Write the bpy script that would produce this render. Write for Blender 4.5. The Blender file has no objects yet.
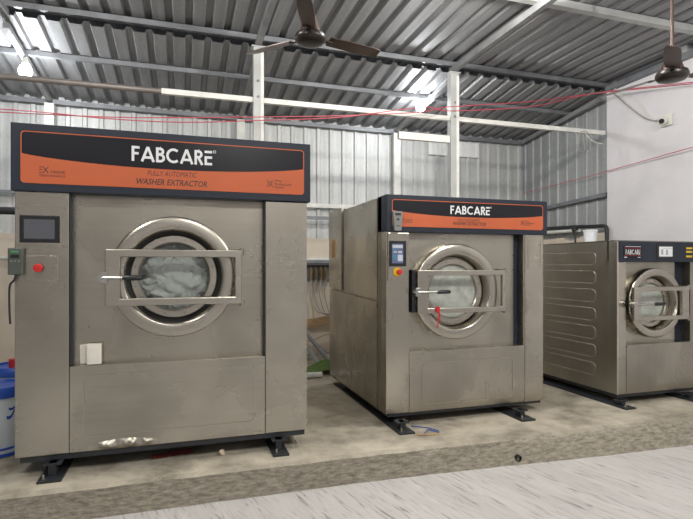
import bpy, bmesh, math, random
from mathutils import Vector, Matrix, noise
random.seed(7)
SC = bpy.context.scene
COL = SC.collection
R = math.radians

# ------------------------------------------------------------------ camera
cam = bpy.data.cameras.new('camera')
cam.sensor_fit = 'HORIZONTAL'; cam.sensor_width = 36.0
cam.lens = 36.0 * 510 / 693
cam.shift_y = 7.5 / 693
cam.clip_start = 0.05
cam_o = bpy.data.objects.new('camera', cam); COL.objects.link(cam_o)
cam_o.location = (0, 0, 1.5)
cam_o.rotation_euler = (R(90), 0, R(-17.8))
SC.camera = cam_o

# ------------------------------------------------------------------ world, exposure
w = bpy.data.worlds.new('world'); SC.world = w; w.use_nodes = True
bg = w.node_tree.nodes['Background']
bg.inputs['Color'].default_value = (0.92, 0.95, 1.0, 1)
bg.inputs['Strength'].default_value = 0.15
SC.cycles.sample_clamp_indirect = 2.5
SC.view_settings.view_transform = 'Standard'
SC.view_settings.look = 'None'
SC.view_settings.gamma = 1
SC.view_settings.use_curve_mapping = False
SC.view_settings.exposure = 1.0

def lamp(name, loc, watts, radius, col=(1, 0.97, 0.92)):
    l = bpy.data.lights.new(name, 'POINT'); l.energy = watts; l.shadow_soft_size = radius; l.color = col
    o = bpy.data.objects.new(name, l); o.location = loc; COL.objects.link(o); return o
# unseen lamps overhead; those marked as fill are added to light the washer fronts
lamp('unseen_lamp', (3.2, 0.8, 3.6), 100, 0.07)
lamp('unseen_lamp', (-1.4, 1.3, 3.7), 48, 0.07)  # fill, added to light the washer fronts
lamp('unseen_lamp', (0.8, 0.1, 3.7), 70, 0.07)  # another added fill for the fronts
lamp('unseen_lamp', (2.3, 3.60, 3.85), 75, 0.07)
lamp('unseen_lamp', (-0.9, 3.56, 3.85), 45, 0.07)

# ------------------------------------------------------------------ materials
def nodes_of(name):
    m = bpy.data.materials.new(name); m.use_nodes = True
    nt = m.node_tree
    return m, nt, nt.nodes['Principled BSDF']

def plain(name, col, rough=0.5, metal=0.0, var=0.0, vscale=8, bump=0.0, bscale=60, emit=None, estr=0, stretch=(1, 1, 1), spec=None):
    m, nt, b = nodes_of(name)
    b.inputs['Roughness'].default_value = rough
    b.inputs['Metallic'].default_value = metal
    if spec is not None: b.inputs['Specular IOR Level'].default_value = spec
    c = (*col, 1)
    b.inputs['Base Color'].default_value = c
    tc = nt.nodes.new('ShaderNodeTexCoord'); mp = nt.nodes.new('ShaderNodeMapping')
    mp.inputs['Scale'].default_value = stretch
    nt.links.new(tc.outputs['Object'], mp.inputs['Vector'])
    if var > 0:
        n = nt.nodes.new('ShaderNodeTexNoise'); n.inputs['Scale'].default_value = vscale; n.inputs['Detail'].default_value = 6
        nt.links.new(mp.outputs[0], n.inputs['Vector'])
        r = nt.nodes.new('ShaderNodeValToRGB')
        r.color_ramp.elements[0].position = 0.3; r.color_ramp.elements[1].position = 0.7
        r.color_ramp.elements[0].color = (*[x * (1 - var) for x in col], 1)
        r.color_ramp.elements[1].color = (*[min(1, x * (1 + var)) for x in col], 1)
        nt.links.new(n.outputs['Fac'], r.inputs['Fac']); nt.links.new(r.outputs['Color'], b.inputs['Base Color'])
    if bump > 0:
        n2 = nt.nodes.new('ShaderNodeTexNoise'); n2.inputs['Scale'].default_value = bscale; n2.inputs['Detail'].default_value = 5
        nt.links.new(mp.outputs[0], n2.inputs['Vector'])
        bp = nt.nodes.new('ShaderNodeBump'); bp.inputs['Strength'].default_value = bump; bp.inputs['Distance'].default_value = 0.02
        nt.links.new(n2.outputs['Fac'], bp.inputs['Height']); nt.links.new(bp.outputs['Normal'], b.inputs['Normal'])
    if emit:
        b.inputs['Emission Color'].default_value = (*emit, 1); b.inputs['Emission Strength'].default_value = estr
    return m

def steel(name, col, rough=0.34, stretch=(3, 3, 120), wav=0.12, smudge=0.16):
    m, nt, b = nodes_of(name)
    N = nt.nodes.new; L = nt.links.new
    b.inputs['Metallic'].default_value = 1.0
    tc = N('ShaderNodeTexCoord')
    mp = N('ShaderNodeMapping'); mp.inputs['Scale'].default_value = stretch
    L(tc.outputs['Object'], mp.inputs['Vector'])
    fine = N('ShaderNodeTexNoise'); fine.inputs['Scale'].default_value = 1.0; fine.inputs['Detail'].default_value = 1
    L(mp.outputs[0], fine.inputs['Vector'])
    big = N('ShaderNodeTexNoise'); big.inputs['Scale'].default_value = 2.2; big.inputs['Detail'].default_value = 1.5; big.inputs['Distortion'].default_value = 0.4
    L(tc.outputs['Object'], big.inputs['Vector'])
    mixv = N('ShaderNodeMath'); mixv.operation = 'MULTIPLY_ADD'; mixv.inputs[1].default_value = 0.10
    L(fine.outputs['Fac'], mixv.inputs[0]); 
    half = N('ShaderNodeMath'); half.operation = 'MULTIPLY'; half.inputs[1].default_value = 0.90
    L(big.outputs['Fac'], half.inputs[0]); L(half.outputs[0], mixv.inputs[2])
    r = N('ShaderNodeValToRGB')
    r.color_ramp.elements[0].position = 0.32; r.color_ramp.elements[1].position = 0.68
    r.color_ramp.elements[0].color = (*[x * (1 - smudge) for x in col], 1)
    r.color_ramp.elements[1].color = (*[x * (1 + smudge * .6) for x in col], 1)
    L(mixv.outputs[0], r.inputs['Fac']); L(r.outputs['Color'], b.inputs['Base Color'])
    mr = N('ShaderNodeMapRange'); mr.inputs['To Min'].default_value = rough + 0.10; mr.inputs['To Max'].default_value = rough - 0.08
    mr.inputs['From Min'].default_value = 0.3; mr.inputs['From Max'].default_value = 0.7
    L(mixv.outputs[0], mr.inputs['Value']); L(mr.outputs[0], b.inputs['Roughness'])
    wv = N('ShaderNodeTexNoise'); wv.inputs['Scale'].default_value = 1.5; wv.inputs['Detail'].default_value = 0
    L(tc.outputs['Object'], wv.inputs['Vector'])
    bp = N('ShaderNodeBump'); bp.inputs['Strength'].default_value = wav; bp.inputs['Distance'].default_value = 0.06
    L(wv.outputs['Fac'], bp.inputs['Height']); L(bp.outputs['Normal'], b.inputs['Normal'])
    return m

def glass(name, tint, gloss_rough=0.03, fac=0.12, body=0.0, bodycol=(1, 1, 1)):
    m = bpy.data.materials.new(name); m.use_nodes = True; nt = m.node_tree
    nt.nodes.clear(); N = nt.nodes.new; L = nt.links.new
    out = N('ShaderNodeOutputMaterial'); tr = N('ShaderNodeBsdfTransparent'); tr.inputs['Color'].default_value = (*tint, 1)
    gl = N('ShaderNodeBsdfGlossy'); gl.inputs['Roughness'].default_value = gloss_rough
    df = N('ShaderNodeBsdfDiffuse'); df.inputs['Color'].default_value = (*bodycol, 1)
    m1 = N('ShaderNodeMixShader'); m1.inputs[0].default_value = body
    if body > 0:
        tc = N('ShaderNodeTexCoord'); n = N('ShaderNodeTexNoise'); n.inputs['Scale'].default_value = 14; n.inputs['Detail'].default_value = 6
        L(tc.outputs['Object'], n.inputs['Vector'])
        mr = N('ShaderNodeMapRange'); mr.inputs['From Min'].default_value = .3; mr.inputs['From Max'].default_value = .7
        mr.inputs['To Min'].default_value = body - .12; mr.inputs['To Max'].default_value = min(1, body + .1)
        L(n.outputs['Fac'], mr.inputs['Value']); L(mr.outputs[0], m1.inputs[0])
    L(tr.outputs[0], m1.inputs[1]); L(df.outputs[0], m1.inputs[2])
    lw = N('ShaderNodeFresnel'); lw.inputs['IOR'].default_value = 1.5
    m2 = N('ShaderNodeMixShader'); L(lw.outputs[0], m2.inputs[0]); L(m1.outputs[0], m2.inputs[1]); L(gl.outputs[0], m2.inputs[2])
    L(m2.outputs[0], out.inputs['Surface'])
    return m

def galvanised(name, col, metal=0.55, rough=0.42, streak=(40, 40, 1.2), var=0.22):
    m, nt, b = nodes_of(name)
    N = nt.nodes.new; L = nt.links.new
    b.inputs['Metallic'].default_value = metal; b.inputs['Roughness'].default_value = rough
    tc = N('ShaderNodeTexCoord')
    vo = N('ShaderNodeTexVoronoi'); vo.inputs['Scale'].default_value = 45
    L(tc.outputs['Object'], vo.inputs['Vector'])
    mp = N('ShaderNodeMapping'); mp.inputs['Scale'].default_value = streak; L(tc.outputs['Object'], mp.inputs['Vector'])
    n = N('ShaderNodeTexNoise'); n.inputs['Scale'].default_value = 1; n.inputs['Detail'].default_value = 3; L(mp.outputs[0], n.inputs['Vector'])
    mx = N('ShaderNodeMix'); mx.data_type = 'FLOAT'; mx.inputs[0].default_value = 0.85
    L(vo.outputs['Color'], mx.inputs[2]); L(n.outputs['Fac'], mx.inputs[3])
    r = N('ShaderNodeValToRGB'); r.color_ramp.elements[0].position = .3; r.color_ramp.elements[1].position = .7
    r.color_ramp.elements[0].color = (*[x * (1 - var) for x in col], 1); r.color_ramp.elements[1].color = (*[min(1, x * (1 + var * .6)) for x in col], 1)
    L(mx.outputs[0], r.inputs['Fac']); L(r.outputs['Color'], b.inputs['Base Color'])
    return m

M = {}
M['steel_h'] = steel('brushed_steel', (0.44, 0.41, 0.345), 0.27, (2, 2, 40), wav=.14, smudge=.2)
M['steel_v'] = steel('vertically_brushed_steel', (0.42, 0.39, 0.33), 0.28, (40, 40, 1.5), wav=0.14, smudge=.2)
M['steel_dark'] = steel('dull_steel', (0.36, 0.335, 0.285), 0.40, (60, 60, 2))
M['steel_bright'] = steel('polished_steel', (0.46, 0.43, 0.37), 0.26, (2, 2, 40), wav=0.0, smudge=.08)
M['steel_side'] = steel('lightened_steel_side', (0.56, 0.535, 0.47), 0.42, (40, 40, 1.5), wav=0.12, smudge=.22)  # lightened copy, makes up in colour for reflected light the side lacks
M['drum_steel'] = plain('drum_steel', (0.30, 0.30, 0.29), 0.35, 1.0)
M['chrome'] = plain('chrome', (0.5, 0.49, 0.46), 0.25, 1.0)
M['navy'] = plain('navy_powder_coat', (0.022, 0.028, 0.040), 0.45, 0, var=.12, vscale=3, spec=.25)
M['gloss_black'] = plain('glossy_black_film', (0.011, 0.011, 0.015), 0.32, 0, spec=.25)
M['orange'] = plain('orange_film', (0.50, 0.115, 0.045), 0.45, 0, var=.05, vscale=3, spec=.3)
M['white_letter'] = plain('white_lettering', (0.72, 0.73, 0.74), 0.5)
M['black_letter'] = plain('black_lettering', (0.03, 0.022, 0.02), 0.5)
M['black_plastic'] = plain('black_plastic', (0.012, 0.012, 0.014), 0.35)
M['shade_black'] = plain('matt_shade_black', (0.018, 0.018, 0.018), 0.6)
M['black_steel'] = plain('black_painted_steel', (0.022, 0.025, 0.030), 0.5, 0, var=.2, vscale=12)
M['dim_screen'] = plain('faint_glow_screen', (0.06, 0.06, 0.068), 0.18, emit=(0.30, 0.31, 0.35), estr=0.05)  # faint glow added to lift a dark screen to grey
M['red_plastic'] = plain('red_plastic', (0.55, 0.02, 0.02), 0.35)
M['yellow_plastic'] = plain('yellow_plastic', (0.75, 0.5, 0.02), 0.4)
M['handset_green'] = plain('grey_green_plastic', (0.075, 0.085, 0.07), 0.5)
M['handset_grey'] = plain('grey_plastic', (0.20, 0.21, 0.20), 0.5)
M['green_print'] = plain('green_print', (0.05, 0.35, 0.12), 0.5)
M['paper'] = plain('white_paper', (0.78, 0.74, 0.66), 0.7, var=.04)
M['linen'] = plain('white_linen', (0.86, 0.86, 0.84), 0.9, var=.06, vscale=10)
M['foam'] = plain('pale_suds', (0.60, 0.64, 0.60), 0.8, var=.16, vscale=16)
M['glass'] = glass('door_glass', (0.95, 0.97, 0.96))
M['fog_glass'] = glass('misted_door_glass', (0.7, 0.76, 0.72), body=0.5, bodycol=(.78, .80, .74))
M['grey_glass'] = glass('clouded_door_glass', (0.5, 0.55, 0.52), body=0.7, bodycol=(.66, .70, .63))
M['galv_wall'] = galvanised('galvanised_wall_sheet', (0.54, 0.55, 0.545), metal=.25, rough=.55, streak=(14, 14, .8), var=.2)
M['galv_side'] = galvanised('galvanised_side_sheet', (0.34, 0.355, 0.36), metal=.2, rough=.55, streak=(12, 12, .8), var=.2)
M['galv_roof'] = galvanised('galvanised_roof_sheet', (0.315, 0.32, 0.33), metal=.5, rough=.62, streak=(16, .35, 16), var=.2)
M['galv_patch'] = galvanised('bright_galvanised_sheet', (0.86, 0.87, 0.86), metal=.2, rough=.5, streak=(14, 14, .8), var=.15)
M['grey_beam'] = plain('grey_painted_steel', (0.20, 0.21, 0.225), 0.5, .3, var=.2, vscale=5)
M['mid_beam'] = plain('mid_grey_steel', (0.27, 0.275, 0.28), 0.5, .3, var=.2, vscale=5)
M['light_beam'] = plain('pale_painted_steel', (0.44, 0.45, 0.44), 0.5, .2, var=.12, vscale=5)
M['white_pipe'] = plain('white_painted_steel', (0.70, 0.70, 0.66), 0.5, 0, var=.12, vscale=9)
M['brown_pipe'] = plain('brown_grey_pipe', (0.20, 0.18, 0.165), 0.45, .3, var=.15, vscale=9)
M['masonry'] = plain('cream_plaster', (0.64, 0.56, 0.46), 0.85, 0, var=.08, vscale=3, bump=.2, bscale=25)
M['plaster'] = plain('white_plaster', (0.68, 0.667, 0.69), 0.85, 0, var=.05, vscale=2.2, bump=.35, bscale=14)
M['fan_brown'] = plain('fan_brown', (0.075, 0.045, 0.035), 0.32, .3)
M['fan_dark'] = plain('fan_dark_brown', (0.022, 0.016, 0.014), 0.35, .2)
M['red_wire'] = plain('red_wire', (0.50, 0.07, 0.10), 0.5)
M['grey_cable'] = plain('grey_cable', (0.32, 0.31, 0.29), 0.6)
M['tan_cable'] = plain('tan_cable', (0.42, 0.27, 0.12), 0.6)
M['grey_hose'] = plain('grey_conduit', (0.30, 0.31, 0.31), 0.55)
M['brass'] = plain('brass', (0.30, 0.21, 0.09), 0.4, .6)
M['drum_white'] = plain('white_drum_plastic', (0.62, 0.68, 0.72), 0.4)
M['drum_blue'] = plain('blue_drum_plastic', (0.015, 0.07, 0.38), 0.4)
M['blue_string'] = plain('blue_string', (0.02, 0.09, 0.40), 0.6)
M['red_cloth'] = plain('dull_red_cloth', (0.10, 0.012, 0.010), 0.9)
M['stone'] = plain('pale_stone', (0.55, 0.47, 0.34), 0.9, var=.2)
M['mat_green'] = plain('green_sheet', (0.09, 0.16, 0.03), 0.8, var=.3, vscale=10)
M['mat_brown'] = plain('brown_backing', (0.10, 0.06, 0.04), 0.9)
M['cardboard'] = plain('cardboard', (0.62, 0.46, 0.32), 0.9)
M['bucket_white'] = plain('white_bucket_plastic', (0.72, 0.76, 0.80), 0.4)
M['dark_pipe'] = plain('black_pipe', (0.018, 0.02, 0.024), 0.45)
M['camera_white'] = plain('white_plastic', (0.72, 0.72, 0.66), 0.4)
M['sticker'] = plain('ochre_sticker', (0.50, 0.26, 0.05), 0.5)
M['lcd'] = plain('lcd_white', (0.5, 0.5, 0.5), 0.3, emit=(0.75, 0.78, 0.80), estr=0.15)
M['lcd_grey'] = plain('lcd_grey', (0.1, 0.1, 0.1), 0.3, emit=(0.3, 0.3, 0.3), estr=0.4)
M['ui_blue'] = plain('display_blue', (0.05, 0.06, 0.10), 0.3, emit=(0.10, 0.12, 0.22), estr=0.3)
M['ui_light'] = plain('display_light', (0.2, 0.2, 0.2), 0.3, emit=(0.80, 0.85, 1.0), estr=0.2)
M['ui_cyan'] = plain('display_cyan', (0.04, 0.12, 0.18), 0.3, emit=(0.10, 0.35, 0.50), estr=0.12)
M['bulb'] = plain('lit_bulb', (1, 1, 1), 0.4, emit=(0.97, 0.99, 1), estr=125)

def vinyl():
    m, nt, b = nodes_of('wood_look_vinyl'); N = nt.nodes.new; L = nt.links.new
    tc = N('ShaderNodeTexCoord'); rot = N('ShaderNodeMapping'); rot.inputs['Rotation'].default_value = (0, 0, R(-14))
    L(tc.outputs['Object'], rot.inputs['Vector'])
    mp = N('ShaderNodeMapping'); mp.inputs['Scale'].default_value = (42, 4.2, 1); L(rot.outputs[0], mp.inputs['Vector'])
    n = N('ShaderNodeTexNoise'); n.inputs['Scale'].default_value = 1; n.inputs['Detail'].default_value = 5; n.inputs['Roughness'].default_value = .6; n.inputs['Distortion'].default_value = .8
    L(mp.outputs[0], n.inputs['Vector'])
    r = N('ShaderNodeValToRGB'); e = r.color_ramp.elements
    e[0].position = .30; e[0].color = (.20, .19, .185, 1); e[1].position = .47; e[1].color = (.57, .55, .535, 1)
    x = e.new(.36); x.color = (.36, .345, .335, 1); x = e.new(.41); x.color = (.51, .49, .475, 1); x = e.new(.75); x.color = (.64, .62, .605, 1)
    L(n.outputs['Fac'], r.inputs['Fac'])
    mp2 = N('ShaderNodeMapping'); mp2.inputs['Scale'].default_value = (7, .6, 1); L(rot.outputs[0], mp2.inputs['Vector'])
    n2 = N('ShaderNodeTexNoise'); n2.inputs['Scale'].default_value = 1; n2.inputs['Detail'].default_value = 3; L(mp2.outputs[0], n2.inputs['Vector'])
    r2 = N('ShaderNodeValToRGB'); r2.color_ramp.elements[0].position = .35; r2.color_ramp.elements[0].color = (.88, .88, .88, 1); r2.color_ramp.elements[1].position = .65
    L(n2.outputs['Fac'], r2.inputs['Fac'])
    mx = N('ShaderNodeMix'); mx.data_type = 'RGBA'; mx.blend_type = 'MULTIPLY'; mx.inputs[0].default_value = 1
    L(r.outputs['Color'], mx.inputs[6]); L(r2.outputs['Color'], mx.inputs[7]); L(mx.outputs[2], b.inputs['Base Color'])
    b.inputs['Roughness'].default_value = .42
    return m
M['vinyl'] = vinyl()

def concrete():
    m, nt, b = nodes_of('rough_concrete'); N = nt.nodes.new; L = nt.links.new
    tc = N('ShaderNodeTexCoord'); geo = N('ShaderNodeNewGeometry')
    n = N('ShaderNodeTexNoise'); n.inputs['Scale'].default_value = 2.6; n.inputs['Detail'].default_value = 9; n.inputs['Roughness'].default_value = .62
    L(tc.outputs['Object'], n.inputs['Vector'])
    top = N('ShaderNodeValToRGB'); e = top.color_ramp.elements
    e[0].position = .34; e[0].color = (.20, .18, .14, 1); e[1].position = .68; e[1].color = (.55, .50, .40, 1)
    x = e.new(.50); x.color = (.39, .35, .275, 1)
    L(n.outputs['Fac'], top.inputs['Fac'])
    mb_ = N('ShaderNodeMapping'); mb_.inputs['Scale'].default_value = (.45, .45, 1.6); L(tc.outputs['Object'], mb_.inputs['Vector'])
    n3 = N('ShaderNodeTexNoise'); n3.inputs['Scale'].default_value = 34; n3.inputs['Detail'].default_value = 8; n3.inputs['Roughness'].default_value = .7
    L(mb_.outputs[0], n3.inputs['Vector'])
    side = N('ShaderNodeValToRGB'); e = side.color_ramp.elements
    e[0].position = .34; e[0].color = (.16, .145, .115, 1); e[1].position = .66; e[1].color = (.42, .38, .30, 1)
    L(n3.outputs['Fac'], side.inputs['Fac'])
    sp = N('ShaderNodeSeparateXYZ'); L(geo.outputs['True Normal'], sp.inputs[0])
    mr = N('ShaderNodeMapRange'); mr.inputs['From Min'].default_value = .55; mr.inputs['From Max'].default_value = .9; L(sp.outputs['Z'], mr.inputs['Value'])
    mx = N('ShaderNodeMix'); mx.data_type = 'RGBA'; L(mr.outputs[0], mx.inputs[0]); L(side.outputs['Color'], mx.inputs[6]); L(top.outputs['Color'], mx.inputs[7])
    L(mx.outputs[2], b.inputs['Base Color']); b.inputs['Roughness'].default_value = .9
    bp = N('ShaderNodeBump'); bp.inputs['Strength'].default_value = .5; bp.inputs['Distance'].default_value = .012
    n4 = N('ShaderNodeTexNoise'); n4.inputs['Scale'].default_value = 60; n4.inputs['Detail'].default_value = 6; L(tc.outputs['Object'], n4.inputs['Vector'])
    L(n4.outputs['Fac'], bp.inputs['Height']); L(bp.outputs['Normal'], b.inputs['Normal'])
    return m
M['concrete'] = concrete()

# ------------------------------------------------------------------ mesh building
class MB:
    """collects shapes in world metres; obj() turns it into one mesh object"""
    def __init__(s): s.bm = bmesh.new(); s.mi = 0
    def _f(s, vs, smooth=False):
        try: f = s.bm.faces.new(vs)
        except ValueError: return None
        f.smooth = smooth; f.material_index = s.mi; return f
    def box(s, x0, x1, y0, y1, z0, z1, bevel=0.0):
        b = bmesh.new()
        v = [b.verts.new((x, y, z)) for x in (x0, x1) for y in (y0, y1) for z in (z0, z1)]
        for q in ((0, 1, 3, 2), (4, 6, 7, 5), (0, 4, 5, 1), (2, 3, 7, 6), (0, 2, 6, 4), (1, 5, 7, 3)): b.faces.new([v[i] for i in q])
        if bevel > 0: bmesh.ops.bevel(b, geom=list(b.edges), offset=bevel, segments=2, affect='EDGES', profile=.6)
        s.add(b); return s
    def add(s, b, smooth=None):
        mp = {v: s.bm.verts.new(v.co) for v in b.verts}
        for f in b.faces: s._f([mp[v] for v in f.verts], f.smooth if smooth is None else smooth)
        b.free(); return s
    def tube(s, pts, r, n=8, cap=True):
        pts = [Vector(p) for p in pts]; rings = []; N = len(pts)
        rr = r if isinstance(r, (list, tuple)) else [r] * N
        up = None
        for i, p in enumerate(pts):
            d = (pts[min(i + 1, N - 1)] - pts[max(i - 1, 0)]).normalized()
            if up is None:
                up = Vector((0, 0, 1)) if abs(d.z) < .9 else Vector((1, 0, 0))
            a = d.cross(up).normalized(); up = a.cross(d).normalized()
            rings.append([s.bm.verts.new(p + (a * math.cos(t) + up * math.sin(t)) * rr[i]) for t in [2 * math.pi * (k + .5) / n for k in range(n)]])
        for i in range(N - 1):
            for k in range(n): s._f([rings[i][k], rings[i][(k + 1) % n], rings[i + 1][(k + 1) % n], rings[i + 1][k]], n > 4)
        if cap: s._f(rings[0][::-1]); s._f(rings[-1])
        return s
    def cyl(s, p0, p1, r0, r1=None, n=24): return s.tube([p0, p1], [r0, r0 if r1 is None else r1], n)
    def bar(s, p0, p1, wdt, hgt):
        """rectangular tube between two points"""
        p0, p1 = Vector(p0), Vector(p1); d = (p1 - p0).normalized()
        up = Vector((0, 0, 1)) if abs(d.z) < .9 else Vector((0, 1, 0))
        a = d.cross(up).normalized() * wdt / 2; u = a.cross(d).normalized() * hgt / 2
        c = [[s.bm.verts.new(p + a * i + u * j) for i, j in ((-1, -1), (1, -1), (1, 1), (-1, 1))] for p in (p0, p1)]
        for k in range(4): s._f([c[0][k], c[0][(k + 1) % 4], c[1][(k + 1) % 4], c[1][k]])
        s._f(c[0][::-1]); s._f(c[1]); return s
    def lathe(s, prof, c, axis='Y', n=64, close=False):
        """prof = [(radius, along)], turned about axis through c"""
        c = Vector(c); rings = []
        for r, a in prof:
            ring = []
            for k in range(n):
                t = 2 * math.pi * k / n; x, y = r * math.cos(t), r * math.sin(t)
                ring.append(s.bm.verts.new(c + (Vector((x, a, y)) if axis == 'Y' else Vector((x, y, a)))))
            rings.append(ring)
        m = len(rings)
        for i in range(m if close else m - 1):
            j = (i + 1) % m
            for k in range(n): s._f([rings[i][k], rings[i][(k + 1) % n], rings[j][(k + 1) % n], rings[j][k]], True)
        return s
    def disc(s, c, r, axis='Y', n=64):
        c = Vector(c)
        s._f([s.bm.verts.new(c + (Vector((r * math.cos(t), 0, r * math.sin(t))) if axis == 'Y' else Vector((r * math.cos(t), r * math.sin(t), 0)))) for t in [2 * math.pi * k / n for k in range(n)]])
        return s
    def plate(s, pts, y0, y1):
        """polygon in (x, z) between planes y0 and y1"""
        a = [s.bm.verts.new((x, y0, z)) for x, z in pts]; b = [s.bm.verts.new((x, y1, z)) for x, z in pts]
        s._f(a); s._f(b[::-1]); n = len(pts)
        for k in range(n): s._f([a[k], b[k], b[(k + 1) % n], a[(k + 1) % n]])
        return s
    def side_plate(s, pts, x0, x1):
        a = [s.bm.verts.new((x0, y, z)) for y, z in pts]; b = [s.bm.verts.new((x1, y, z)) for y, z in pts]
        s._f(a); s._f(b[::-1]); n = len(pts)
        for k in range(n): s._f([a[k], b[k], b[(k + 1) % n], a[(k + 1) % n]])
        return s
    def ring_plate(s, outer, inner, y0, y1):
        """frame between two (x, z) loops of equal length"""
        n = len(outer)
        o0, i0 = [[s.bm.verts.new((x, y0, z)) for x, z in l] for l in (outer, inner)]
        o1, i1 = [[s.bm.verts.new((x, y1, z)) for x, z in l] for l in (outer, inner)]
        for k in range(n):
            j = (k + 1) % n
            s._f([o0[k], o0[j], i0[j], i0[k]]); s._f([o1[k], i1[k], i1[j], o1[j]])
            s._f([o0[k], o1[k], o1[j], o0[j]]); s._f([i0[k], i0[j], i1[j], i1[k]])
        return s
    def ribbon(s, pts, t, y0, y1, closed=False):
        """flat stroke of width t along (x, z) points"""
        P = [Vector((p[0], p[1])) for p in pts]; n = len(P); l, r = [], []
        for i in range(n):
            a = P[i] - P[i - 1] if (i > 0 or closed) else P[1] - P[0]
            b = P[(i + 1) % n] - P[i] if (i < n - 1 or closed) else a
            a, b = a.normalized(), b.normalized(); d = (a + b)
            d = a if d.length < 1e-6 else d.normalized()
            nrm = Vector((-d.y, d.x)); k = max(.5, d.dot(a))
            l.append(P[i] + nrm * t / 2 / k); r.append(P[i] - nrm * t / 2 / k)
        for i in range(n if closed else n - 1):
            j = (i + 1) % n
            s.plate([l[i], r[i], r[j], l[j]], y0, y1)
        return s

def obj(name, mb, mat, parent=None, sharp=38, **tags):
    bm = mb.bm
    bmesh.ops.remove_doubles(bm, verts=bm.verts, dist=1e-5)
    bmesh.ops.recalc_face_normals(bm, faces=bm.faces)
    for e in bm.edges:
        if len(e.link_faces) == 2 and e.calc_face_angle(0) > R(sharp): e.smooth = False
    if parent is None:
        lo = [min(v.co[i] for v in bm.verts) for i in range(3)]; hi = [max(v.co[i] for v in bm.verts) for i in range(3)]
        off = Vector(((lo[0] + hi[0]) / 2, (lo[1] + hi[1]) / 2, lo[2]))
    else:
        off = Vector(ROOTS[parent.name])
    for v in bm.verts: v.co -= off
    me = bpy.data.meshes.new(name); bm.to_mesh(me); bm.free()
    for mm in (mat if isinstance(mat, (list, tuple)) else [mat]): me.materials.append(M[mm])
    o = bpy.data.objects.new(name, me); COL.objects.link(o)
    if parent is None: o.location = off
    else: o.parent = parent
    ROOTS[o.name] = tuple(off)
    for k, v in tags.items(): o[k] = v
    return o
ROOTS = {}
def thing(name, loc, label, category, group=None):
    o = bpy.data.objects.new(name, None); COL.objects.link(o); o.location = loc; o.empty_display_size = .1
    ROOTS[o.name] = tuple(loc); o['label'] = label; o['category'] = category
    if group: o['group'] = group
    return o
def struct(name, mb, mat): return obj(name, mb, mat, kind='structure')
def solo(name, mb, mat, label, category, group=None):
    o = obj(name, mb, mat, label=label, category=category)
    if group: o['group'] = group
    return o

def rrect(x0, x1, z0, z1, r, n=5):
    out = []
    for cx, cz, a0 in ((x1 - r, z1 - r, 0), (x0 + r, z1 - r, 90), (x0 + r, z0 + r, 180), (x1 - r, z0 + r, 270)):
        for k in range(n + 1):
            a = R(a0 + 90 * k / n); out.append((cx + r * math.cos(a), cz + r * math.sin(a)))
    return out

def panel_hole(mb, x0, x1, z0, z1, y, cx, cz, r, n=72):
    inn, out = [], []
    for k in range(n):
        a = 2 * math.pi * k / n; c, s = math.cos(a), math.sin(a)
        inn.append((cx + r * c, cz + r * s))
        t = min([(x1 - cx) / c if c > 1e-6 else 1e9, (x0 - cx) / c if c < -1e-6 else 1e9, (z1 - cz) / s if s > 1e-6 else 1e9, (z0 - cz) / s if s < -1e-6 else 1e9])
        out.append([cx + t * c, cz + t * s])
    for X, Z in ((x0, z0), (x0, z1), (x1, z0), (x1, z1)):    # snap the nearest ray to each corner
        k = min(range(n), key=lambda i: (out[i][0] - X) ** 2 + (out[i][1] - Z) ** 2); out[k] = [X, Z]
    mb.ring_plate(out, inn, y, y + .004)
    return mb

def smooth_path(pts, n=8):
    P = [Vector(p) for p in pts]; out = []
    for i in range(len(P) - 1):
        a, b, c, d = P[max(i - 1, 0)], P[i], P[i + 1], P[min(i + 2, len(P) - 1)]
        for k in range(n):
            t = k / n
            out.append(.5 * ((2 * b) + (c - a) * t + (2 * a - 5 * b + 4 * c - d) * t * t + (-a + 3 * b - 3 * c + d) * t ** 3))
    return out + [P[-1]]

# ------------------------------------------------------------------ lettering
def arc(cx, cz, rx, rz, a0, a1, n=14):
    return [(cx + rx * math.cos(R(a0 + (a1 - a0) * k / n)), cz + rz * math.sin(R(a0 + (a1 - a0) * k / n))) for k in range(n + 1)]
T = .17
GLYPH = {
    'F': (.52, [[(T / 2, 0), (T / 2, 1)], [(0, 1 - T / 2), (.52, 1 - T / 2)], [(0, .52), (.46, .52)]]),
    'A': (.92, [[(.07, 0), (.46, .98)], [(.46, .98), (.85, 0)], [(.24, .28), (.68, .28)]]),
    'B': (.60, [[(T / 2, 0), (T / 2, 1)], [(0, 1 - T / 2), (.28, 1 - T / 2)] + arc(.28, .735, .19, .18, 90, -90) + [(0, .555)], [(0, .52), (.30, .52)] + arc(.30, .30, .22, .215, 90, -90) + [(0, T / 2)]]),
    'C': (.86, [arc(.5, .5, .415, .415, 48, 312, 26)]),
    'R': (.62, [[(T / 2, 0), (T / 2, 1)], [(0, 1 - T / 2), (.28, 1 - T / 2)] + arc(.28, .715, .2, .2, 90, -90) + [(0, .515)], [(.26, .5), (.55, 0)]]),
    'E': (.54, [[(0, 1 - T / 2), (.54, 1 - T / 2)], [(0, .535), (.54, .535)], [(0, T / 2), (.54, T / 2)], [(T / 2, 0), (T / 2, .6)]]),
    'e': (.54, [[(0, 1 - T / 2), (.54, 1 - T / 2)], [(0, .52), (.50, .52)], [(0, T / 2), (.54, T / 2)]]),
    'X': (.9, [[(.05, 0), (.85, 1)], [(.05, 1), (.85, 0)]]),
}
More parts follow.
